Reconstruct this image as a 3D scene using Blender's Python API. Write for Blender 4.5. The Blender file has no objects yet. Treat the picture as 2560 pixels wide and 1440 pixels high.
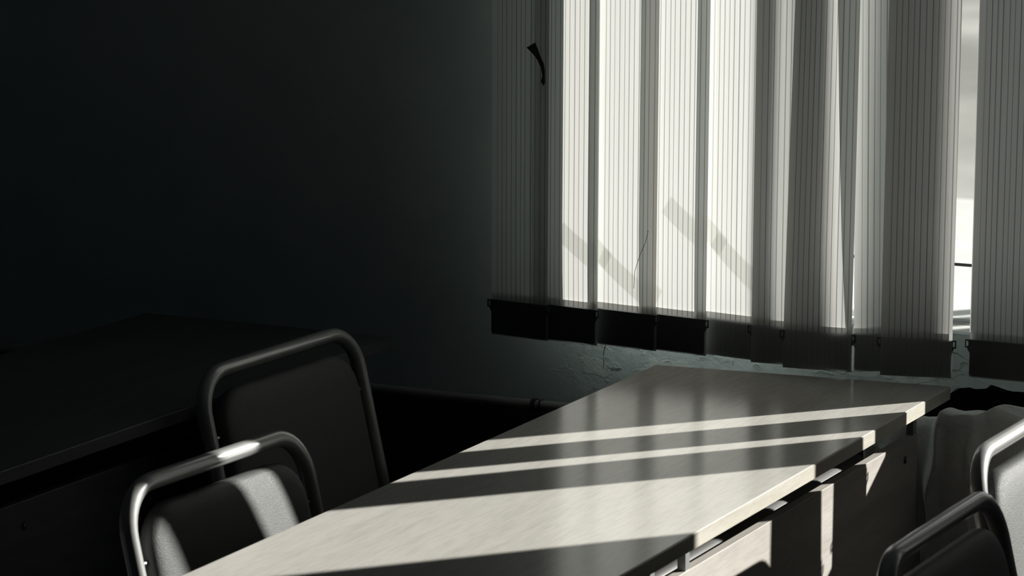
import bpy, bmesh, math, random
from mathutils import Vector, Matrix

S = bpy.context.scene
C = S.collection
R = math.radians

# ------------------------------------------------------------------ camera
YAW, PITCH, ROLL = R(26.283), R(9.814), R(0.22)
fwd = Vector((-math.sin(YAW)*math.cos(PITCH), math.cos(YAW)*math.cos(PITCH), -math.sin(PITCH)))
rgt = Vector((math.cos(YAW), math.sin(YAW), 0))
upv = rgt.cross(fwd)
cr, sr = math.cos(ROLL), math.sin(ROLL)
rgt, upv = cr*rgt + sr*upv, -sr*rgt + cr*upv
cd = bpy.data.cameras.new('camera')
cd.sensor_width = 36.0
cd.lens = 7500/2560*36
cd.clip_end = 300
cd.dof.use_dof = True
cd.dof.focus_distance = 5.6
cd.dof.aperture_fstop = 9.0
cam = bpy.data.objects.new('camera', cd)
cam.matrix_world = Matrix(((rgt.x, upv.x, -fwd.x, 0), (rgt.y, upv.y, -fwd.y, 0), (rgt.z, upv.z, -fwd.z, 1.9), (0, 0, 0, 1)))
C.objects.link(cam)
S.camera = cam

# ------------------------------------------------------------------ world, sun, exposure
w = bpy.data.worlds.new('winter_sky')
S.world = w
w.use_nodes = True
bg = w.node_tree.nodes['Background']
bg.inputs[0].default_value = (0.80, 0.92, 1.0, 1)
bg.inputs[1].default_value = 0.10

SUN_AZ, SUN_EL = R(40.7), R(22.0)           # azimuth from +Y towards +X
sd = bpy.data.lights.new('sun', 'SUN')
sd.energy = 11.5
sd.angle = R(0.53)
sd.color = (1.0, 0.97, 0.92)
so = bpy.data.objects.new('sun', sd)
to_sun = Vector((math.sin(SUN_AZ)*math.cos(SUN_EL), math.cos(SUN_AZ)*math.cos(SUN_EL), math.sin(SUN_EL)))
so.rotation_euler = to_sun.to_track_quat('Z', 'Y').to_euler()
so.location = (4, 9, 6)
C.objects.link(so)

S.view_settings.view_transform = 'Standard'
S.view_settings.look = 'None'
S.view_settings.gamma = 1.0
S.view_settings.use_curve_mapping = False
S.view_settings.exposure = 0.0
S.cycles.use_denoising = True
S.cycles.max_bounces = 12
S.cycles.diffuse_bounces = 6
S.cycles.transparent_max_bounces = 16
S.cycles.sample_clamp_indirect = 6.0

# ------------------------------------------------------------------ materials
def new_mat(name):
    m = bpy.data.materials.new(name)
    m.use_nodes = True
    nt = m.node_tree
    b = nt.nodes['Principled BSDF']
    return m, nt, b

def mapping(nt, scale, coord='Object', rot=(0, 0, 0)):
    tc = nt.nodes.new('ShaderNodeTexCoord')
    mp = nt.nodes.new('ShaderNodeMapping')
    mp.inputs['Scale'].default_value = scale
    mp.inputs['Rotation'].default_value = rot
    nt.links.new(tc.outputs[coord], mp.inputs[0])
    return mp.outputs[0]

def noise(nt, vec, scale, detail=4, rough=0.55):
    n = nt.nodes.new('ShaderNodeTexNoise')
    n.inputs['Scale'].default_value = scale
    n.inputs['Detail'].default_value = detail
    n.inputs['Roughness'].default_value = rough
    if vec is not None:
        nt.links.new(vec, n.inputs['Vector'])
    return n.outputs['Fac']

def ramp(nt, fac, stops):
    r = nt.nodes.new('ShaderNodeValToRGB')
    el = r.color_ramp.elements
    while len(el) < len(stops):
        el.new(0.5)
    for e, (p, c) in zip(el, stops):
        e.position = p
        e.color = (*c, 1) if len(c) == 3 else c
    nt.links.new(fac, r.inputs[0])
    return r.outputs[0]

def bump(nt, b, h, strength, dist):
    bm_ = nt.nodes.new('ShaderNodeBump')
    bm_.inputs['Strength'].default_value = strength
    bm_.inputs['Distance'].default_value = dist
    nt.links.new(h, bm_.inputs['Height'])
    nt.links.new(bm_.outputs[0], b.inputs['Normal'])
    return bm_

def simple(name, col, rough=0.5, metal=0.0, spec=0.5):
    m, nt, b = new_mat(name)
    b.inputs['Base Color'].default_value = (*col, 1)
    b.inputs['Roughness'].default_value = rough
    b.inputs['Metallic'].default_value = metal
    b.inputs['Specular IOR Level'].default_value = spec
    return m

def math_node(nt, op, a, b=None):
    n = nt.nodes.new('ShaderNodeMath')
    n.operation = op
    for i, v in enumerate((a, b)):
        if v is None:
            continue
        if isinstance(v, (int, float)):
            n.inputs[i].default_value = v
        else:
            nt.links.new(v, n.inputs[i])
    return n.outputs[0]

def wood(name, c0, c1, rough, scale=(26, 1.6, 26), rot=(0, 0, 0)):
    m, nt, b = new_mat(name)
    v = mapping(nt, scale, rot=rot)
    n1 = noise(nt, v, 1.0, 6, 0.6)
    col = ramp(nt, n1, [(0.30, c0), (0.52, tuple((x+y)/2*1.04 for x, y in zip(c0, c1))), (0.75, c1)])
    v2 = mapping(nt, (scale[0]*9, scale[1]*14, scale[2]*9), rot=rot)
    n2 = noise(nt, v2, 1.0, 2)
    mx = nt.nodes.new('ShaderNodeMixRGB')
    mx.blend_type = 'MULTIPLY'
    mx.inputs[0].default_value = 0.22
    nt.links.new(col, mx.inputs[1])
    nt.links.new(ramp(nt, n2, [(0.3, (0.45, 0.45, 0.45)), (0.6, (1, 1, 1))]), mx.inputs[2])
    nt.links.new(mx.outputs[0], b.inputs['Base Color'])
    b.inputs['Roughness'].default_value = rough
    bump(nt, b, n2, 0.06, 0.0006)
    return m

M = {}
M['wood'] = wood('laminate_wood', (0.545, 0.52, 0.48), (0.64, 0.615, 0.575), 0.18)
M['wood_panel'] = wood('panel_wood', (0.36, 0.33, 0.30), (0.49, 0.46, 0.425), 0.42, scale=(20, 1.5, 20))
M['edge'] = wood('edge_band_wood', (0.46, 0.43, 0.37), (0.56, 0.53, 0.47), 0.32, scale=(30, 3, 60))
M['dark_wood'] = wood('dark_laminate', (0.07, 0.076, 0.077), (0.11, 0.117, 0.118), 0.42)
M['desk_edge_glint'] = wood('desk_edge_highlight', (0.24, 0.24, 0.225), (0.30, 0.30, 0.28), 0.4)  # lighter than the top to imitate the highlight along the desk edge

# painted plaster wall
def plaster(name, c0, c1, cracks=True):
    m, nt, b = new_mat(name)
    v = mapping(nt, (1, 1, 1))
    n1 = noise(nt, v, 6, 5)
    col = ramp(nt, n1, [(0.3, c0), (0.7, c1)])
    b.inputs['Roughness'].default_value = 0.5
    n2 = noise(nt, v, 22, 7, 0.62)
    h = n2
    if cracks:
        vo = nt.nodes.new('ShaderNodeTexVoronoi')
        vo.feature = 'DISTANCE_TO_EDGE'
        vo.inputs['Scale'].default_value = 9
        tc = mapping(nt, (1.0, 1.0, 1.5))
        nz = nt.nodes.new('ShaderNodeTexNoise')
        nz.inputs['Scale'].default_value = 9
        nz.inputs['Detail'].default_value = 5
        nt.links.new(tc, nz.inputs['Vector'])
        ad = nt.nodes.new('ShaderNodeVectorMath')
        ad.operation = 'MULTIPLY_ADD'
        ad.inputs[1].default_value = (0.16, 0.16, 0.16)
        nt.links.new(nz.outputs['Color'], ad.inputs[0])
        nt.links.new(tc, ad.inputs[2])
        nt.links.new(ad.outputs[0], vo.inputs['Vector'])
        cr_ = ramp(nt, vo.outputs['Distance'], [(0.0, (0, 0, 0)), (0.022, (1, 1, 1))])
        # cracks only in places
        n3 = noise(nt, v, 2.6, 2)
        mk = ramp(nt, n3, [(0.5, (1, 1, 1)), (0.6, (0, 0, 0))])
        geo = nt.nodes.new('ShaderNodeNewGeometry')
        sxyz = nt.nodes.new('ShaderNodeSeparateXYZ')
        nt.links.new(geo.outputs['Position'], sxyz.inputs[0])
        def fade(sock, a0, a1):
            mr = nt.nodes.new('ShaderNodeMapRange')
            mr.interpolation_type = 'SMOOTHSTEP'
            mr.inputs[1].default_value = a0
            mr.inputs[2].default_value = a1
            nt.links.new(sock, mr.inputs[0])
            return mr.outputs[0]
        damp = math_node(nt, 'MULTIPLY', fade(sxyz.outputs[0], -2.68, -2.50), fade(sxyz.outputs[2], .83, .79))
        crm = math_node(nt, 'MAXIMUM', math_node(nt, 'MAXIMUM', cr_, mk), math_node(nt, 'SUBTRACT', 1.0, damp))
        # flaked patches
        fl = ramp(nt, noise(nt, mapping(nt, (1, 1, 2.0)), 11, 6, 0.6), [(0.535, (0, 0, 0)), (0.56, (1, 1, 1))])
        fl = math_node(nt, 'MULTIPLY', fl, damp)
        h = math_node(nt, 'ADD', math_node(nt, 'MULTIPLY', n2, math_node(nt, 'ADD', math_node(nt, 'MULTIPLY', damp, 1.1), 0.25)), math_node(nt, 'ADD', math_node(nt, 'MULTIPLY', crm, 0.5), math_node(nt, 'MULTIPLY', fl, 0.35)))
        mx = nt.nodes.new('ShaderNodeMixRGB')
        mx.blend_type = 'MULTIPLY'
        mx.inputs[0].default_value = 0.55
        nt.links.new(col, mx.inputs[1])
        nt.links.new(crm, mx.inputs[2])
        mx2 = nt.nodes.new('ShaderNodeMixRGB')
        mx2.inputs[2].default_value = (c1[0]*1.25, c1[1]*1.2, c1[2]*1.15, 1)
        nt.links.new(math_node(nt, 'MULTIPLY', fl, 0.5), mx2.inputs[0])
        nt.links.new(mx.outputs[0], mx2.inputs[1])
        col = mx2.outputs[0]
    nt.links.new(col, b.inputs['Base Color'])
    bump(nt, b, h, 0.7, 0.006)
    return m

M['wall'] = plaster('painted_plaster', (0.50, 0.60, 0.61), (0.57, 0.665, 0.67))
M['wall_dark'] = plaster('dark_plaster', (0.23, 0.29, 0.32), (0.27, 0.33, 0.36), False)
M['near_black'] = simple('near_black_paint', (0.03, 0.034, 0.036), 0.6)
M['ceiling'] = simple('ceiling_paint', (0.50, 0.56, 0.60), 0.8)
M['pipe'] = simple('pipe_paint', (0.34, 0.34, 0.32), 0.4)
M['sill_white'] = simple('white_sill_paint', (0.80, 0.80, 0.78), 0.5)
M['window_paint'] = simple('window_paint', (0.42, 0.43, 0.42), 0.45)

m, nt, b = new_mat('floor_linoleum')
v = mapping(nt, (1, 1, 1))
nt.links.new(ramp(nt, noise(nt, v, 14, 5), [(0.3, (0.13, 0.145, 0.155)), (0.7, (0.19, 0.205, 0.215))]), b.inputs['Base Color'])
b.inputs['Roughness'].default_value = 0.5
M['floor'] = m

# blind fabric: thin woven cloth, part reflecting, part letting light through
def fabric(name, refl, trans, mixf, line=0.55):
    m = bpy.data.materials.new(name)
    m.use_nodes = True
    nt = m.node_tree
    nt.nodes.remove(nt.nodes['Principled BSDF'])
    out = nt.nodes['Material Output']
    uv = nt.nodes.new('ShaderNodeUVMap')
    sp = nt.nodes.new('ShaderNodeSeparateXYZ')
    nt.links.new(uv.outputs[0], sp.inputs[0])
    u, vv = sp.outputs[0], sp.outputs[1]
    # pinstripes running along the slat
    nz = nt.nodes.new('ShaderNodeTexNoise')
    nz.noise_dimensions = '1D'
    nz.inputs['Scale'].default_value = 9
    nt.links.new(math_node(nt, 'ADD', u, math_node(nt, 'MULTIPLY', math_node(nt, 'FLOOR', math_node(nt, 'DIVIDE', vv, 10.0)), 0.377)), nz.inputs['W'])
    uj = math_node(nt, 'ADD', math_node(nt, 'MULTIPLY', u, 12.0), math_node(nt, 'MULTIPLY', nz.outputs['Fac'], 0.4))
    fr = math_node(nt, 'ABSOLUTE', math_node(nt, 'SUBTRACT', math_node(nt, 'FRACT', uj), 0.5))
    ln = ramp(nt, fr, [(0.0, (1-line,)*3), (0.055, (1-line,)*3), (0.10, (1.0,)*3), (0.5, (1.0,)*3)])
    overexposed_edge = nt.nodes.new('ShaderNodeMixRGB')
    overexposed_edge.inputs[2].default_value = (1.06, 1.06, 1.06, 1)  # stripe-free brightened band along one edge, painted overexposure
    nt.links.new(ramp(nt, u, [(0.0, (1, 1, 1)), (0.07, (1, 1, 1)), (0.12, (0, 0, 0))]), overexposed_edge.inputs[0])
    nt.links.new(ln, overexposed_edge.inputs[1])
    ln = overexposed_edge.outputs[0]
    # the doubled hem hides most of the stripes
    zl = math_node(nt, 'SUBTRACT', vv, math_node(nt, 'MULTIPLY', math_node(nt, 'FLOOR', math_node(nt, 'DIVIDE', vv, 10.0)), 10.0))
    hem = nt.nodes.new('ShaderNodeMixRGB')
    hem.inputs[2].default_value = (0.72, 0.76, 0.78, 1)
    nt.links.new(math_node(nt, 'MULTIPLY', math_node(nt, 'LESS_THAN', zl, 0.832), 0.85), hem.inputs[0])
    nt.links.new(ln, hem.inputs[1])
    ln = hem.outputs[0]
    # weave streaks
    cmb = nt.nodes.new('ShaderNodeCombineXYZ')
    nt.links.new(math_node(nt, 'MULTIPLY', u, 60), cmb.inputs[0])
    nt.links.new(math_node(nt, 'MULTIPLY', vv, 2.5), cmb.inputs[1])
    wv = ramp(nt, noise(nt, cmb.outputs[0], 1.0, 4), [(0.25, (0.86,)*3), (0.75, (1.0,)*3)])
    mul = nt.nodes.new('ShaderNodeMixRGB')
    mul.blend_type = 'MULTIPLY'
    mul.inputs[0].default_value = 1
    nt.links.new(ln, mul.inputs[1])
    nt.links.new(wv, mul.inputs[2])
    def tint(c):
        t = nt.nodes.new('ShaderNodeMixRGB')
        t.blend_type = 'MULTIPLY'
        t.inputs[0].default_value = 1
        t.inputs[2].default_value = (*c, 1)
        nt.links.new(mul.outputs[0], t.inputs[1])
        return t.outputs[0]
    d = nt.nodes.new('ShaderNodeBsdfDiffuse')
    t = nt.nodes.new('ShaderNodeBsdfTranslucent')
    nt.links.new(tint(refl), d.inputs[0])
    nt.links.new(tint(trans), t.inputs[0])
    mx = nt.nodes.new('ShaderNodeMixShader')
    mx.inputs[0].default_value = mixf
    nt.links.new(d.outputs[0], mx.inputs[1])
    nt.links.new(t.outputs[0], mx.inputs[2])
    nt.links.new(mx.outputs[0], out.inputs[0])
    return m

M['fabric'] = fabric('blind_fabric', (0.84, 0.84, 0.81), (0.60, 0.595, 0.58), 0.5)
M['weight'] = simple('weight_plastic', (0.085, 0.092, 0.094), 0.45)
M['scrap'] = simple('dark_scrap', (0.05, 0.06, 0.06), 0.7)

# window glass (thin architectural pane)
m = bpy.data.materials.new('window_glass')
m.use_nodes = True
nt = m.node_tree
nt.nodes.remove(nt.nodes['Principled BSDF'])
tr = nt.nodes.new('ShaderNodeBsdfTransparent')
tr.inputs[0].default_value = (0.97, 0.98, 0.975, 1)
gl = nt.nodes.new('ShaderNodeBsdfGlossy')
gl.inputs['Roughness'].default_value = 0.02
lw = nt.nodes.new('ShaderNodeLayerWeight')
lw.inputs[0].default_value = 0.5
fz = math_node(nt, 'ADD', math_node(nt, 'MULTIPLY', math_node(nt, 'POWER', lw.outputs['Facing'], 5.0), 0.9), 0.03)
mx = nt.nodes.new('ShaderNodeMixShader')
nt.links.new(fz, mx.inputs[0])
nt.links.new(tr.outputs[0], mx.inputs[1])
nt.links.new(gl.outputs[0], mx.inputs[2])
nt.links.new(mx.outputs[0], nt.nodes['Material Output'].inputs[0])
M['glass'] = m
# old adhesive tape on the pane: half clear
m = bpy.data.materials.new('clear_tape')
m.use_nodes = True
nt = m.node_tree
nt.nodes.remove(nt.nodes['Principled BSDF'])
tr = nt.nodes.new('ShaderNodeBsdfTransparent')
tr.inputs[0].default_value = (0.925, 0.925, 0.91, 1)
df = nt.nodes.new('ShaderNodeBsdfTranslucent')
df.inputs[0].default_value = (0.6, 0.58, 0.5, 1)
mx = nt.nodes.new('ShaderNodeMixShader')
mx.inputs[0].default_value = 0.06
nt.links.new(tr.outputs[0], mx.inputs[1])
nt.links.new(df.outputs[0], mx.inputs[2])
nt.links.new(mx.outputs[0], nt.nodes['Material Output'].inputs[0])
M['tape'] = m

# chairs
M['tube'] = simple('satin_tube', (0.30, 0.30, 0.295), 0.42, 0.3)
M['tube'].node_tree.nodes['Principled BSDF'].inputs['Coat Weight'].default_value = 1.0
M['tube'].node_tree.nodes['Principled BSDF'].inputs['Coat Roughness'].default_value = 0.10
m, nt, b = new_mat('vinyl')
v = mapping(nt, (1, 1, 1))
b.inputs['Base Color'].default_value = (0.080, 0.082, 0.080, 1)
b.inputs['Roughness'].default_value = 0.5
b.inputs['Specular IOR Level'].default_value = 0.34
vo = nt.nodes.new('ShaderNodeTexVoronoi')
vo.inputs['Scale'].default_value = 800
nt.links.new(v, vo.inputs['Vector'])
bump(nt, b, vo.outputs['Distance'], 0.45, 0.0010)
M['vinyl'] = m
M['steel'] = simple('grey_steel', (0.35, 0.36, 0.36), 0.4, 0.5)
M['rail_paint'] = simple('rail_paint', (0.09, 0.088, 0.085), 0.55)
M['dark_steel'] = simple('dark_steel', (0.05, 0.05, 0.05), 0.4, 0.3)
M['screw'] = simple('screw_metal', (0.5, 0.5, 0.48), 0.3, 1.0)
M['hole'] = simple('cam_lock_dark', (0.01, 0.01, 0.01), 0.5)
m, nt, b = new_mat('grey_cloth')
v = mapping(nt, (1, 1, 1))
nt.links.new(ramp(nt, noise(nt, v, 60, 5), [(0.3, (0.72, 0.71, 0.68)), (0.7, (0.82, 0.81, 0.78))]), b.inputs['Base Color'])
b.inputs['Roughness'].default_value = 0.9
bump(nt, b, noise(nt, v, 90, 4), 0.5, 0.003)
M['cloth'] = m

# outdoors
def ground_mat(name, c0, c1, sc):
    m, nt, b = new_mat(name)
    v = mapping(nt, (1, 1, 1))
    nt.links.new(ramp(nt, noise(nt, v, sc, 6), [(0.35, c0), (0.65, c1)]), b.inputs['Base Color'])
    b.inputs['Roughness'].default_value = 0.9
    b.inputs['Specular IOR Level'].default_value = 0.1
    return m
M['asphalt'] = ground_mat('asphalt', (0.03, 0.03, 0.03), (0.06, 0.06, 0.06), 3)
M['snow'] = ground_mat('snow', (0.74, 0.74, 0.73), (0.86, 0.86, 0.85), 0.9)
M['slope'] = ground_mat('winter_slope', (0.34, 0.34, 0.32), (0.62, 0.61, 0.58), 0.35)
M['dimming'] = ground_mat('dimming_slope', (0.03, 0.035, 0.03), (0.09, 0.09, 0.08), 0.6)  # kept dark so the unseen side of the hill adds little light
M['bark'] = ground_mat('bark', (0.05, 0.045, 0.04), (0.1, 0.09, 0.08), 12)
M['rod'] = simple('iron_rod', (0.03, 0.03, 0.03), 0.5)

# ------------------------------------------------------------------ mesh helpers
def link(name, bm, mat, parent=None, smooth=False, bevel=0.0, segs=2):
    me = bpy.data.meshes.new(name)
    bmesh.ops.recalc_face_normals(bm, faces=bm.faces[:])
    bm.to_mesh(me)
    bm.free()
    o = bpy.data.objects.new(name, me)
    C.objects.link(o)
    if mat is not None:
        me.materials.append(mat)
    if smooth:
        for p in me.polygons:
            p.use_smooth = True
    if bevel:
        md = o.modifiers.new('edge', 'BEVEL')
        md.width = bevel
        md.segments = segs
        md.limit_method = 'ANGLE'
    if parent is not None:
        o.parent = parent
    return o

def box(bm, x0, x1, y0, y1, z0, z1):
    vs = [bm.verts.new(p) for p in ((x0, y0, z0), (x1, y0, z0), (x1, y1, z0), (x0, y1, z0), (x0, y0, z1), (x1, y0, z1), (x1, y1, z1), (x0, y1, z1))]
    for f in ((0, 3, 2, 1), (4, 5, 6, 7), (0, 1, 5, 4), (1, 2, 6, 5), (2, 3, 7, 6), (3, 0, 4, 7)):
        bm.faces.new([vs[i] for i in f])

def boxes(*bs):
    bm = bmesh.new()
    for q in bs:
        box(bm, *q)
    return bm

def prism(bm, pts, axis, a0, a1):
    """extrude a 2-D outline along an axis; pts are the two other coordinates in order"""
    def P(p, a):
        return {'x': (a, p[0], p[1]), 'y': (p[0], a, p[1]), 'z': (p[0], p[1], a)}[axis]
    lo = [bm.verts.new(P(p, a0)) for p in pts]
    hi = [bm.verts.new(P(p, a1)) for p in pts]
    n = len(pts)
    bm.faces.new(lo)
    bm.faces.new(hi[::-1])
    for i in range(n):
        j = (i+1) % n
        bm.faces.new((lo[i], hi[i], hi[j], lo[j]))

def tube(bm, path, r, seg=14, caps=True):
    path = [Vector(p) for p in path]
    rings = []
    nrm = None
    for i, p in enumerate(path):
        t = (path[min(i+1, len(path)-1)] - path[max(i-1, 0)]).normalized()
        if nrm is None:
            a = Vector((0, 0, 1)) if abs(t.z) < 0.9 else Vector((1, 0, 0))
            nrm = t.cross(a).normalized()
        nrm = (nrm - t*nrm.dot(t)).normalized()
        bn = t.cross(nrm)
        rr = r[i] if isinstance(r, (list, tuple)) else r
        rings.append([bm.verts.new(p + rr*(math.cos(k*2*math.pi/seg)*nrm + math.sin(k*2*math.pi/seg)*bn)) for k in range(seg)])
    for a, b_ in zip(rings, rings[1:]):
        for k in range(seg):
            j = (k+1) % seg
            bm.faces.new((a[k], a[j], b_[j], b_[k]))
    if caps:
        bm.faces.new(rings[0][::-1])
        bm.faces.new(rings[-1])

def arc(c, r, a0, a1, n):
    return [(c[0]+r*math.cos(a0+(a1-a0)*i/n), c[1]+r*math.sin(a0+(a1-a0)*i/n)) for i in range(n+1)]

def empty(name, loc=(0, 0, 0), rz=0.0):
    o = bpy.data.objects.new(name, None)
    o.empty_display_size = 0.1
    o.location = loc
    o.rotation_euler = (0, 0, rz)
    C.objects.link(o)
    return o

def tag(o, label, cat, group=None):
    o['label'] = label
    o['category'] = cat
    if group:
        o['group'] = group
    return o

def structure(o, label=None):
    o['kind'] = 'structure'
    if label:
        o['label'] = label
    return o

def copy_tree(o, parent=None):
    c = o.copy()
    C.objects.link(c)
    c.parent = parent
    for ch in list(o.children):
        copy_tree(ch, c)
    return c

# ------------------------------------------------------------------ room shell
YW = 5.52          # inner face of the window wall
XL, XR, YB, ZC = -5.2, 2.6, -2.6, 3.0
WX0, WX1, WZ0, WZ1 = -2.448, 0.25, 0.822, 2.35
structure(link('floor', boxes((XL-.1, XR+.1, YB-.1, YW+.4, -.1, 0)), M['floor']))
structure(link('ceiling', boxes((XL-.1, XR+.1, YB-.1, YW+.4, ZC, ZC+.1)), M['ceiling']))
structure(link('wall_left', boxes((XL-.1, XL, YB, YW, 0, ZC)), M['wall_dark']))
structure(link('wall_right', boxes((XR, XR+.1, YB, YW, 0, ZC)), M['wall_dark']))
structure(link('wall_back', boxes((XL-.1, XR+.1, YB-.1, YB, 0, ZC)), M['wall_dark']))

wall = structure(link('wall_window', None or bmesh.new(), M['wall']), 'grey green plaster wall with flaking paint')
bm = bmesh.new()
D = YW + 0.40
NX0, NX1, NZ = -2.08, 0.10, 0.735       # radiator niche under the sill
box(bm, XL, WX0, YW, D, 0, ZC)
box(bm, WX1, XR, YW, D, 0, ZC)
box(bm, WX0, WX1, YW, D, WZ1, ZC)
box(bm, WX0, NX0, YW, D, 0, WZ0)
box(bm, NX1, WX1, YW, D, 0, WZ0)
box(bm, NX0, NX1, YW+0.24, D, 0, WZ0)
# lintel over the niche with a ragged, broken plaster edge
rnd = random.Random(5)
low = []
x = NX0
while x < NX1-0.01:
    base = .702 if x < -1.76 else .717
    low.append((x, base + rnd.uniform(-.0025, .0025) + (0.010 if -1.695 < x < -1.668 else 0) + (.004 if x > -1.66 else 0)))
    x += rnd.uniform(0.008, 0.018)
low.append((NX1, .716))
prism(bm, low + [(NX1, WZ0), (NX0, WZ0)], 'y', YW, YW+0.24)
bmesh.ops.recalc_face_normals(bm, faces=bm.faces[:])
bm.to_mesh(wall.data)
bm.free()
structure(link('trim_1', boxes((XL, NX0, YW-0.006, YW, 0, 0.585)), M['near_black']))  # near-black board over the wall below the pipe
structure(link('trim_2', boxes((NX0, NX1, YW+0.234, YW+0.24, 0, 0.72)), M['near_black']))  # near-black sheet at the back of the niche

# flakes of paint standing off the wall below the blinds
flake_rnd = random.Random(11)
def flake(px, pz, rw, rh):
    bm = bmesh.new()
    n = 15
    pts = []
    for i in range(n):
        a = i*2*math.pi/n
        q = flake_rnd.uniform(0.45, 1.15)
        pts.append((px+rw*q*math.cos(a), pz+rh*q*math.sin(a)))
    lift = flake_rnd.uniform(.0012, .0026)
    fr_ = [bm.verts.new((p[0], YW-0.0004-lift*max(0, (p[1]-pz)/rh), p[1])) for p in pts]
    bk = [bm.verts.new((p[0], YW+0.001, p[1])) for p in pts]
    bm.faces.new(fr_)
    for i in range(n):
        bm.faces.new((fr_[i], bk[i], bk[(i+1) % n], fr_[(i+1) % n]))
    return link('paint_flake', bm, M['wall'], wall)
for i in range(44):
    fx = flake_rnd.uniform(-2.56, -1.70)
    fz = flake_rnd.uniform(.66 if fx < -2.36 else .715, .752)
    flake(fx, fz, flake_rnd.uniform(.008, .026), flake_rnd.uniform(.004, .011))
def crack(pts, wd):
    bm = bmesh.new()
    L = [(x-wd*q, z) for (x, z, q) in pts]
    Rr = [(x+wd*q, z+.0004) for (x, z, q) in pts][::-1]
    prism(bm, L+Rr, 'y', YW-.0006, YW+.0005)
    link('plaster_crack', bm, M['scrap'], wall)
for cp in ([(-2.512, .748, 1), (-2.511, .735, 1.2), (-2.515, .715, .9), (-2.514, .695, .7), (-2.517, .68, .3)],
           [(-2.415, .752, 1), (-2.424, .742, 1.1), (-2.437, .731, .8), (-2.447, .726, .3)],
           [(-2.148, .756, .8), (-2.152, .742, 1), (-2.162, .730, .6)],
           [(-2.03, .757, .8), (-2.043, .742, 1), (-2.052, .730, .5)],
           [(-1.955, .75, .6), (-1.952, .738, .8), (-1.957, .727, .4)],
           [(-1.835, .75, .8), (-1.845, .736, 1), (-1.850, .725, .4)],
           [(-1.805, .752, .7), (-1.802, .74, .9), (-1.807, .728, .4)]):
    crack(cp, .0009)

# heating pipe along the wall
pipe = tag(empty('heating_pipe', (-2.6, YW-0.032, 0.600)), 'grey painted heating pipe running along the wall behind the empty table', 'pipe')
bm = bmesh.new()
path = [(x*0.1, 0.0012*math.sin(x*1.7), 0.0015*math.sin(x*0.9+1)) for x in range(-25, 6)]
tube(bm, path, 0.0095, 16)
link('pipe_run', bm, M['pipe'], pipe, True)
bm = bmesh.new()
tube(bm, [(-.062, 0, 0), (-.052, 0, 0)], 0.0135, 16)
tube(bm, [(-.044, 0, 0), (-.040, 0, 0)], 0.0125, 16)
box(bm, -.060, -.052, .008, .031, -.004, .004)
link('pipe_clamp', bm, M['dark_steel'], pipe)

# ------------------------------------------------------------------ window
win = structure(empty('window_1', (0, 0, 0)), 'wide painted window behind the vertical blinds')
FY0, FY1 = 5.600, 5.660
bm = bmesh.new()
box(bm, WX0, WX1, FY0, FY1, WZ0-.02, WZ0+.004)
box(bm, WX0, WX1, FY0, FY1, WZ1-.07, WZ1)
box(bm, WX0, WX0+.03, FY0, FY1, WZ0, WZ1)
box(bm, WX1-.05, WX1, FY0, FY1, WZ0, WZ1)
link('window_frame', bm, M['window_paint'], win)
for a, b_ in ((-1.514, -1.388), (-.36, -.25)):
    link('window_stile', boxes((a, b_, FY0, FY1, WZ0, WZ1-.07)), M['window_paint'], win)
link('sash_rail', boxes((-1.388, -.36, FY0, FY1, WZ0, .893)), M['window_paint'], win)
for a, b_ in ((WX0+.03, -1.511), (-1.388, -.36), (-.25, WX1-.05)):
    link('pane', boxes((a, b_, 5.628, 5.632, WZ0+.004, WZ1-.07)), M['glass'], win)
bm = bmesh.new()
tube(bm, [(WX0, 5.715, .925), (WX1, 5.715, .925)], .0032, 8)
link('guard_rod', bm, M['rod'], win)
bm = bmesh.new()
box(bm, WX0, WX1, YW+.012, D+.03, WZ0-.004, WZ0+.003)
link('sill_board', bm, M['sill_white'], win, bevel=.002)
# strips of old tape across the pane; sun throws their faint bands on the slats
def tape(p0, p1, wd):
    # given as where the band falls on the slats, moved back along the sun to the pane
    q = []
    for (x, z) in (p0, p1):
        dy = 5.6335-5.40
        q.append(Vector((x+dy*math.tan(SUN_AZ), 5.6335, z+dy/math.cos(SUN_AZ)*math.tan(SUN_EL))))
    d = (q[1]-q[0]).normalized()
    n = Vector((-d.z, 0, d.x))*wd/2
    bm = bmesh.new()
    pts = [(v.x, v.z) for v in (q[0]-n, q[1]-n, q[1]+n, q[0]+n)]
    prism(bm, pts, 'y', 5.6324, 5.6328)
    link('tape_strip', bm, M['tape'], win)
tape((-2.56, .986), (-2.46, .925), .040)
tape((-2.48, .935), (-2.35, .858), .040)
tape((-2.33, 1.052), (-2.21, .972), .042)
tape((-2.235, .985), (-2.12, .905), .040)

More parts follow.
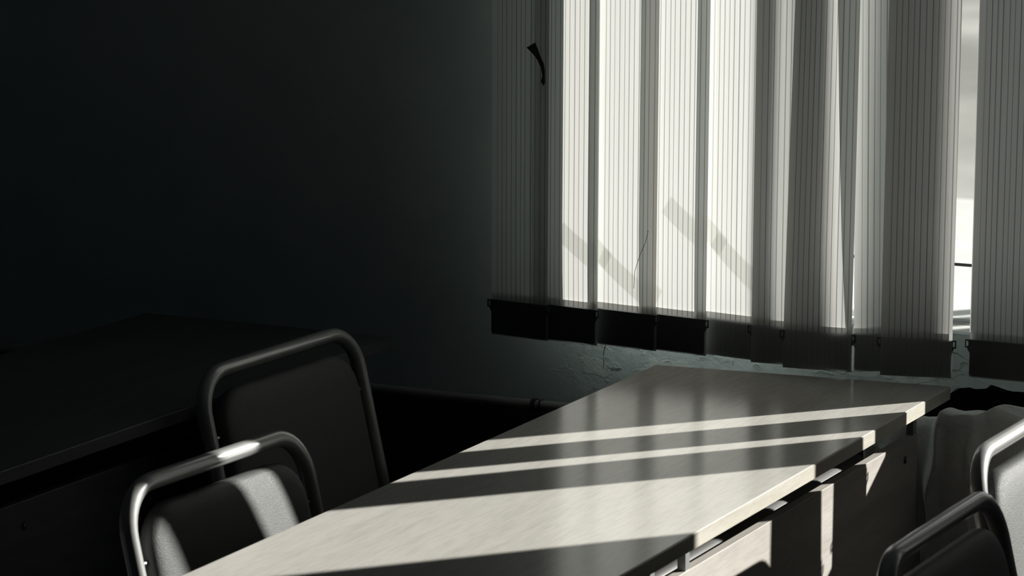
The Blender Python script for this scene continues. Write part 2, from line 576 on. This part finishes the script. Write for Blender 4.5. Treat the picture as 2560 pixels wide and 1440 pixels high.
# ------------------------------------------------------------------ vertical blinds
SLW, ZB, ZT = 0.136, 0.757, 2.40
ZSEAM = 0.846
blind = tag(empty('vertical_blind', (-1.15, 5.40, 2.40)), 'vertical blind of pale pinstriped cloth slats with dark weighted hems', 'blind')
link('headrail', boxes((-1.62, 1.62, -.022, .022, .0, .04)), M['window_paint'], blind, bevel=.004)
def make_slat(x, y, phi, camber, twist, lean=0.0, front=False, ztop=ZT):
    NU, zs = 12, [0.757, .775, .80, .825, .846, .9, 1.0, 1.1, 1.2, 1.3, 1.4, 1.5, 1.7, 1.95, 2.2, ztop]
    def sheet(name, zs, off, cam_s, mat, parent):
        bm = bmesh.new()
        uvl = bm.loops.layers.uv.new('UVMap')
        grid = []
        for z in zs:
            a = R(phi + twist*(z-.76))
            row = []
            for i in range(NU+1):
                s = i/NU-.5
                fade = 1 if z > .95 else max(0.15, (z-.757)/.19)
                n_ = -camber*cam_s*fade*(1-4*s*s) + off
                lx, ly = s*SLW, n_
                row.append((bm.verts.new((lean*max(0, z-.85)+lx*math.cos(a)-ly*math.sin(a), lx*math.sin(a)+ly*math.cos(a), z)), i/NU, z))
            grid.append(row)
        for r0, r1 in zip(grid, grid[1:]):
            for i in range(NU):
                q = (r0[i], r0[i+1], r1[i+1], r1[i])
                f = bm.faces.new([t[0] for t in q])
                for l, t in zip(f.loops, q):
                    l[uvl].uv = (t[1], t[2]+10*round(-x*100))
        return link(name, bm, mat, parent, True)
    root = sheet('blind_slat', zs, 0, 1, M['fabric'], blind)
    root.location = (x+1.15, y-5.40, -2.40)
    sheet('hem_pocket', [z for z in zs if z <= .847], 0.0044, 1, M['fabric'], root)
    # weight plate with two eared clips
    a = R(phi)
    bm = bmesh.new()
    hw = SLW/2-.001
    zt, zb = .830, .760
    e = .0085
    prism(bm, [(-hw+.003, zb), (hw-.003, zb), (hw-.001, zb+.004), (hw-.001, zt-.026), (hw+e-.002, zt-.014), (hw+e, zt-.010), (hw+e, zt-.0135), (hw+e, zt-.013),
               (hw+.0035, zt-.0125), (hw+.0015, zt-.010), (hw+.0015, zt), (-hw-.0015, zt), (-hw-.0015, zt-.010), (-hw-.0035, zt-.0125),
               (-hw-e, zt-.013), (-hw-e, zt-.010), (-hw-e+.002, zt-.014), (-hw+.001, zt-.026), (-hw+.001, zb+.004)][:4] +
          [(hw+.004, zt-.018), (hw+.004, zt-.0135), (hw-.001, zt-.0135), (hw-.001, zt), (-hw+.001, zt), (-hw+.001, zt-.0135), (-hw-.004, zt-.0135), (-hw-.004, zt-.018), (-hw+.001, zt-.026), (-hw+.001, zb+.004)],
          'y', .0012, .0030)
    for s in (-1, 1):
        # ring shaped ear at each end: little bars round a slot
        x0, x1 = sorted((s*(hw-.002), s*(hw+e)))
        box(bm, x0, x1, .0004, .0036, zt-.0025, zt)
        box(bm, x0, x1, .0004, .0036, zt-.0155, zt-.0125)
        xo = s*(hw+e)
        box(bm, *sorted((xo, xo-s*.0022)), .0004, .0036, zt-.0155, zt)
        box(bm, *sorted((s*(hw-.002), s*(hw+.002))), .0004, .0036, zt-.0155, zt)
    if front:
        bmesh.ops.translate(bm, verts=bm.verts[:], vec=(0, -.0050, 0))
    wo = link('bottom_weight', bm, M['weight'], root)
    wo.rotation_euler = (0, 0, a)
    return root

slats = []
for q in [  # x, y, phi, camber, twist
        (-2.650, 5.400, -7, .003, 1.0, 0, True),
        (-2.541, 5.400, -7, .004, 0.5, 0, True),
        (-2.412, 5.402, -7, .004, 0.5, 0, True),
        (-2.304, 5.402, -7, .004, 0.0, 0, True),
        (-2.180, 5.404, -8, .004, 0.5),
        (-2.066, 5.385, 6, .006, 1.0),
        (-1.992, 5.366, 6, .008, -16, .010),
        (-1.864, 5.415, 28, .004, -2.0, -.020),
        (-1.800, 5.390, 14, .005, -3.0),
        (-1.641, 5.434, -1, .004, 2.0, 0, True),
        (-1.397, 5.400, -6, .004, 0),
        (-1.204, 5.400, -6, .004, 0, .040),
        (-1.122, 5.415, -6, .004, 0, -.012)] + [(-.551+.1085*i, 5.40, -6, .004, 0) for i in range(8)]:
    slats.append(make_slat(*q))

# dark torn-edged shape on the front of the first slat
sl1 = slats[0]
bm = bmesh.new()
pts = [(-2.632, 1.351), (-2.622, 1.356), (-2.612, 1.362), (-2.606, 1.350), (-2.600, 1.336), (-2.592, 1.322), (-2.589, 1.308), (-2.5885, 1.282), (-2.592, 1.276), (-2.598, 1.285),
       (-2.594, 1.296), (-2.598, 1.312), (-2.606, 1.327), (-2.616, 1.338)]
a = R(-6.4)
loc = []
for (px, pz) in pts:
    s = (px+2.650)/math.cos(a)
    loc.append((s, pz))
prism(bm, loc, 'y', -.0062, -.0052)
sc_ = link('torn_shape', bm, M['scrap'], sl1)
sc_.rotation_euler = (0, 0, a)
sc_['label'] = 'dark torn-edged shape'
bm = bmesh.new()
tube(bm, [(.052, -.006, 1.000), (.046, -.0065, .975), (.032, -.0065, .945), (.022, -.006, .915), (.020, -.006, .880)], .0005, 6)
th_ = link('loose_thread', bm, M['scrap'], slats[2])
th_.rotation_euler = (0, 0, R(-7))

# ------------------------------------------------------------------ tables
def desk(root, corners, z, th, m_top, m_edge, m_panel, panel_x, panel_y, panel_z, panel_t, brackets, frames_y, x0, x1, hole=None, holes=(), lensrail=None):
    """corners in world coordinates; root is at the origin of the floor under the top"""
    ox, oy = root.location.x, root.location.y
    bm = bmesh.new()
    prism(bm, [(cx-ox, cy-oy) for cx, cy in corners], 'z', z-th, z)
    top = link('tabletop', bm, m_top, root, bevel=.0016, segs=3)
    (ax, ay), (bx, by) = corners[0], corners[1]      # right hand long edge
    bm = bmesh.new()
    box(bm, ax-ox-.0004, ax-ox+.0012, ay-oy+.002, by-oy-.002, z-th+.0015, z-.0015)
    link('edge_band', bm, m_edge, top)
    bm = bmesh.new()
    box(bm, panel_x-panel_t-ox, panel_x-ox, panel_y[0]-oy, panel_y[1]-oy, panel_z[0], panel_z[1])
    pan = link('modesty_panel', bm, m_panel, root, bevel=.001)
    for hy, hz in holes:
        bm = bmesh.new()
        tube(bm, [(panel_x-ox-.006, hy-oy, hz), (panel_x-ox+.0012, hy-oy, hz)], .0075, 16)
        link('cam_lock', bm, M['hole'], pan)
        bm = bmesh.new()
        tube(bm, [(panel_x-ox-.001, hy-oy, hz+.002), (panel_x-ox+.002, hy-oy, hz+.002)], .0035, 10)
        link('screw', bm, M['screw'], pan)
    for by_ in brackets:
        xx = panel_x-panel_t/2-ox
        bm = boxes((xx-.007, xx+.007, by_-oy-.009, by_-oy+.009, panel_z[1]-.03, z-th), (xx-.03, xx+.007, by_-oy-.009, by_-oy+.009, z-th-.003, z-th))
        link('spacer_bracket', bm, M['steel'], root, bevel=.001)
    for fy in frames_y:
        y = fy-oy
        for lx in (x0+.06-ox, x1-.15-ox):
            link('leg', boxes((lx-.02, lx+.02, y-.0125, y+.0125, 0.0, z-th-.03)), M['dark_steel'], root, bevel=.002)
        link('crossbar', boxes((x0+.02-ox, x1-.10-ox, y-.0125, y+.0125, z-th-.03, z-th)), M['dark_steel'], root, bevel=.002)
    if lensrail:
        lx, z0, ya, yb = lensrail
        bm = bmesh.new()
        tube(bm, [(lx-ox, ya-oy, z0), (lx-ox, yb-oy, z0)], .014, 16)
        link('frame_rail', bm, M['rail_paint'], root, True)
    return root

TC = [(-1.722, 3.20), (-1.722, 5.365), (-2.302, 5.300), (-2.283, 3.16)]
table = tag(empty('school_table', (-2.0, 4.3, 0)), 'long pale wood laminate table striped with sunlight under the blinds', 'table')
desk(table, TC, .75, .026, M['wood'], M['edge'], M['wood_panel'], -1.774, (3.30, 5.335), (.30, .660), .017,
     (4.222, 4.084, 5.322), (3.42, 5.20), -2.28, -1.72, holes=((5.265, .622),), lensrail=(-1.845, .625, 3.42, 5.20))

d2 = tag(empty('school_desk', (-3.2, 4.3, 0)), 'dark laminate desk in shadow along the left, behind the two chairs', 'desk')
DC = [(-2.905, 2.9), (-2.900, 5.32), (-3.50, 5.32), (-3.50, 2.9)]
desk(d2, DC, .75, .024, M['dark_wood'], M['desk_edge_glint'], M['dark_wood'], -2.955, (3.0, 5.25), (.30, .665), .017,
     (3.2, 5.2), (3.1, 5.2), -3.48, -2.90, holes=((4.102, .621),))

# ------------------------------------------------------------------ chairs
def rounded_rect(hw, hh, r, n=7):
    pts = []
    for (cx, cy, a0) in ((hw-r, hh-r, 0), (-hw+r, hh-r, 90), (-hw+r, -hh+r, 180), (hw-r, -hh+r, 270)):
        pts += arc((cx, cy), r, R(a0), R(a0+90), n)
    return pts

def cushion(hw, hh, r, layers):
    """layers: (inset, height) from the back face to the puffed front"""
    bm = bmesh.new()
    rings = []
    for ins, h in layers:
        rr = max(.012, r-ins*.55)
        rings.append([bm.verts.new((p[0], p[1], h)) for p in rounded_rect(hw-ins, hh-ins, rr)])
    n = len(rings[0])
    for a_, b_ in zip(rings, rings[1:]):
        for i in range(n):
            j = (i+1) % n
            bm.faces.new((a_[i], a_[j], b_[j], b_[i]))
    bm.faces.new(rings[0][::-1])
    c = bm.verts.new((0, 0, layers[-1][1]+.0005))
    for i in range(n):
        bm.faces.new((rings[-1][i], rings[-1][(i+1) % n], c))
    return bm

ZR = 0.815
TILT = R(13)
def make_chair():
    root = empty('stacking_chair')
    tt = math.tan(TILT)
    hw, rc, rt = .247, .075, .0142
    # back frame: an upside down U leaning back; x grows towards the sitter
    def P(y, z):
        return ((ZR-z)*tt, y, z)
    loop = [(-hw, .47), (-hw, .55), (-hw, .65), (-hw, ZR-rc)]
    loop += arc((-hw+rc, ZR-rc), rc, R(180), R(90), 9)[1:]
    loop += [(0, ZR)]
    loop += arc((hw-rc, ZR-rc), rc, R(90), R(0), 9)
    loop += [(hw, .65), (hw, .55), (hw, .47)]
    bm = bmesh.new()
    tube(bm, [P(*q) for q in loop], rt, 18)
    link('back_frame', bm, M['tube'], root, True)
    # padded back
    bm = cushion(.175, .219, .075, [(.016, -.016), (.004, -.013), (0, -.006), (.0005, .006), (.004, .013), (.011, .0175), (.024, .0205), (.05, .0225), (.10, .0235)])
    # local x -> vertical, local y -> world Y, z -> forward
    zc = ZR-.031-.175
    Mx = Matrix(((-math.sin(TILT), 0, math.cos(TILT), (ZR-zc)*tt), (0, 1, 0, 0), (math.cos(TILT), 0, math.sin(TILT), zc), (0, 0, 0, 1)))
    bmesh.ops.transform(bm, matrix=Mx, verts=bm.verts[:])
    pad = link('backrest', bm, M['vinyl'], root, True)
    for s in (-1, 1):
        bm = bmesh.new()
        q = P(s*(hw-.012), .70)
        tube(bm, [(q[0], s*.205, .70), (q[0], s*hw, .70)], .005, 10)
        link('screw', bm, M['screw'], pad, True)
    # seat
    bm = cushion(.195, .205, .06, [(.014, -.018), (0, -.008), (.001, .004), (.010, .014), (.03, .020), (.08, .023)])
    xs = (ZR-.45)*tt+.215
    bmesh.ops.transform(bm, matrix=Matrix.Translation((xs, 0, .455)), verts=bm.verts[:])
    link('seat', bm, M['vinyl'], root, True)
    xk = (ZR-.47)*tt
    for s in (-1, 1):
        bm = bmesh.new()
        tube(bm, [(xk, s*hw, .47), (xk-.005, s*hw, .40), (xk-.02, s*hw, .2), (xk-.035, s*hw, 0.0)], rt, 14)
        link('leg', bm, M['tube'], root, True)
        bm = bmesh.new()
        tube(bm, [(xk, s*hw, .425), (xk+.2, s*hw, .425), (xk+.345, s*hw, .424), (xk+.372, s*hw, .41), (xk+.385, s*hw, .38), (xk+.40, s*hw, .2), (xk+.415, s*hw, 0)], rt, 14)
        link('leg', bm, M['tube'], root, True)
    for xq in (xk+.05, xk+.33):
        bm = bmesh.new()
        tube(bm, [(xq, -hw, .425), (xq, hw, .425)], .009, 10)
        link('stretcher', bm, M['tube'], root, True)
    return root

chair0 = make_chair()
chairs = [
    (-2.488, 3.967, -3.0, 1.0, 'padded chair at the near left of the table, back striped by sun'),
    (-2.855, 4.783, -1.5, 1.10, 'padded chair in deep shadow between the dark desk and the table'),
    (-1.408, 4.771, -1.0, 1.0, 'padded chair right of the table with its back fully sunlit'),
    (-1.323, 4.083, -1.0, 1.0, 'dark padded chair nearest the camera on the right, in shadow'),
]
for i, (cx_, cy_, rz, sy, lab) in enumerate(chairs):
    c = chair0 if i == 0 else copy_tree(chair0)
    c.location = (cx_, cy_, 0)
    c.rotation_euler = (0, 0, R(rz))
    c.scale = (1, sy, 1)
    tag(c, lab, 'chair', 'tubular padded chairs around the table')

# ------------------------------------------------------------------ radiator in the niche and the cloth thrown over it
rad = tag(empty('radiator', (-1.35, 5.58, 0.0)), 'old column radiator in the dark niche under the window', 'radiator')
for i in range(12):
    bm = bmesh.new()
    x = -.44+i*.08
    tube(bm, [(x, -.045, .10), (x, -.045, .56)], .018, 10)
    tube(bm, [(x, .045, .10), (x, .045, .56)], .018, 10)
    tube(bm, [(x, -.05, .56), (x, .05, .56)], .026, 10)
    tube(bm, [(x, -.05, .10), (x, .05, .10)], .026, 10)
    box(bm, x-.012, x+.012, -.04, .04, 0, .56) if i in (0, 11) else None
    link('column', bm, M['near_black'], rad, True)
for x in (-.40, .40):
    link('foot', boxes((x-.02, x+.02, -.05, .05, 0, .09)), M['near_black'], rad)

def cloth():
    # a heavy grey cloth lying in humps over the radiator and hanging down in folds in front
    top = [(-1.90, .668), (-1.806, .667), (-1.79, .670), (-1.768, .671), (-1.755, .676), (-1.749, .694), (-1.738, .691), (-1.726, .689), (-1.705, .694), (-1.682, .695), (-1.662, .704),
           (-1.648, .712), (-1.632, .719), (-1.606, .713), (-1.57, .704), (-1.52, .698), (-1.46, .692), (-1.38, .688)]
    fr_ = [(-1.90, 5.43), (-1.77, 5.42), (-1.745, 5.38), (-1.68, 5.375), (-1.645, 5.355), (-1.55, 5.345), (-1.38, 5.36)]
    def lin(tab, x):
        for (a, za), (b_, zb) in zip(tab, tab[1:]):
            if a <= x <= b_:
                return za+(zb-za)*(x-a)/(b_-a)
        return tab[-1][1]
    NX, NV = 110, 46
    rows = []
    bm = bmesh.new()
    for j in range(NV+1):
        t = j/NV
        row = []
        for i in range(NX+1):
            x = -1.90+.52*i/NX
            zt, yf = lin(top, x), lin(fr_, x)
            fold = .016*math.sin(x*62+.6)+.010*math.sin(x*131+2)+.006*math.sin(x*37)
            if t < .35:                                # over the top, back to front
                k = t/.35
                y = 5.64+(yf-5.64)*k
                z = zt-.060*(1-k)**1.6+.004*math.sin(k*6+x*45)*k*(1-k)*4
            else:
                k = (t-.35)/.65
                y = yf-.045*math.sin(min(k*7, 1.57)) + (fold+.012)*min(1, k*2.5)
                z = zt-.004-.44*k-.012*math.sin(min(k*7, 1.57))
            row.append(bm.verts.new((x+.005*math.sin(z*50+x*20)*min(1, t*2), y, z)))
        rows.append(row)
    for a, b_ in zip(rows, rows[1:]):
        for i in range(NX):
            bm.faces.new((a[i], a[i+1], b_[i+1], b_[i]))
    return bm
cl = link('draped_cloth', cloth(), M['cloth'], None, True)
md = cl.modifiers.new('thickness', 'SOLIDIFY')
md.thickness = .004
tag(cl, 'crumpled grey cloth draped over the radiator behind the table end', 'cloth')

# ------------------------------------------------------------------ outdoors
GZ = -1.0
structure(link('ground', boxes((-60, 60, D+.1, 14.2, GZ-.2, GZ)), M['asphalt']), 'dark wet yard outside the window')
bm = bmesh.new()
NXs, NYs = 60, 14
g = []
rs = random.Random(3)
for j in range(NYs+1):
    y = 11.0+8.0*j/NYs
    g.append([bm.verts.new((-60+120*i/NXs, y, GZ+.02+(.10*abs(math.sin(j*1.4)) if j % 3 else .02)+rs.uniform(0, .03))) for i in range(NXs+1)])
for a, b_ in zip(g, g[1:]):
    for i in range(NXs):
        bm.faces.new((a[i], a[i+1], b_[i+1], b_[i]))
structure(link('snow_field', bm, M['snow'], None, True), 'strip of sunlit snow across the yard')
def slope(name, xa, xb, mat, label):
    bm = bmesh.new()
    g = []
    n = 24
    for j in range(24):
        y = 18.6+j*3.0
        g.append([bm.verts.new((xa+(xb-xa)*i/n, y, GZ+.02+(y-18.6)*.10+(rs.uniform(-.15, .15) if 0 < i < n and j else 0))) for i in range(n+1)])
    for a, b_ in zip(g, g[1:]):
        for i in range(n):
            bm.faces.new((a[i], a[i+1], b_[i+1], b_[i]))
    structure(link(name, bm, mat, None, True), label)
slope('hill', -90, 3, M['slope'], 'grey winter slope beyond the snow')
slope('hill', 3, 90, M['dimming'], 'dark wooded slope out of view, added to dim the slats')

TY = 7.5
tree = tag(empty('added_shade_tree', (-.26, TY, GZ)), 'added unseen stems outside the window, placed to shade some slats', 'tree')
for xa, xb in ((-2.14, -2.064), (-2.046, -1.936), (-1.905, -1.748)):      # added unseen stems; spans where their shade falls on the blind
    k = (TY-5.40)*math.tan(SUN_AZ)
    xm, r = (xa+xb)/2+k+.26, (xb-xa)/2*math.cos(SUN_AZ)
    bm = bmesh.new()
    tube(bm, [(xm, 0, -.05), (xm, 0, 2.0), (xm, 0, 4.0), (xm+.006, 0, 7.0)], [r*1.05, r, r, r*.7], 14)
    link('shade_stem', bm, M['bark'], tree, True)
bm = bmesh.new()
rb = random.Random(8)
for i in range(16):
    z0 = rb.uniform(5.6, 6.9)
    x0 = rb.choice((-.1, .1))
    a = rb.uniform(0, 6.28)
    tube(bm, [(x0, 0, z0), (x0+.5*math.cos(a), .5*math.sin(a), z0+.5), (x0+1.0*math.cos(a+.3), 1.0*math.sin(a+.3), z0+1.2)], [.03, .018, .006], 6)
link('branch', bm, M['bark'], tree, True)
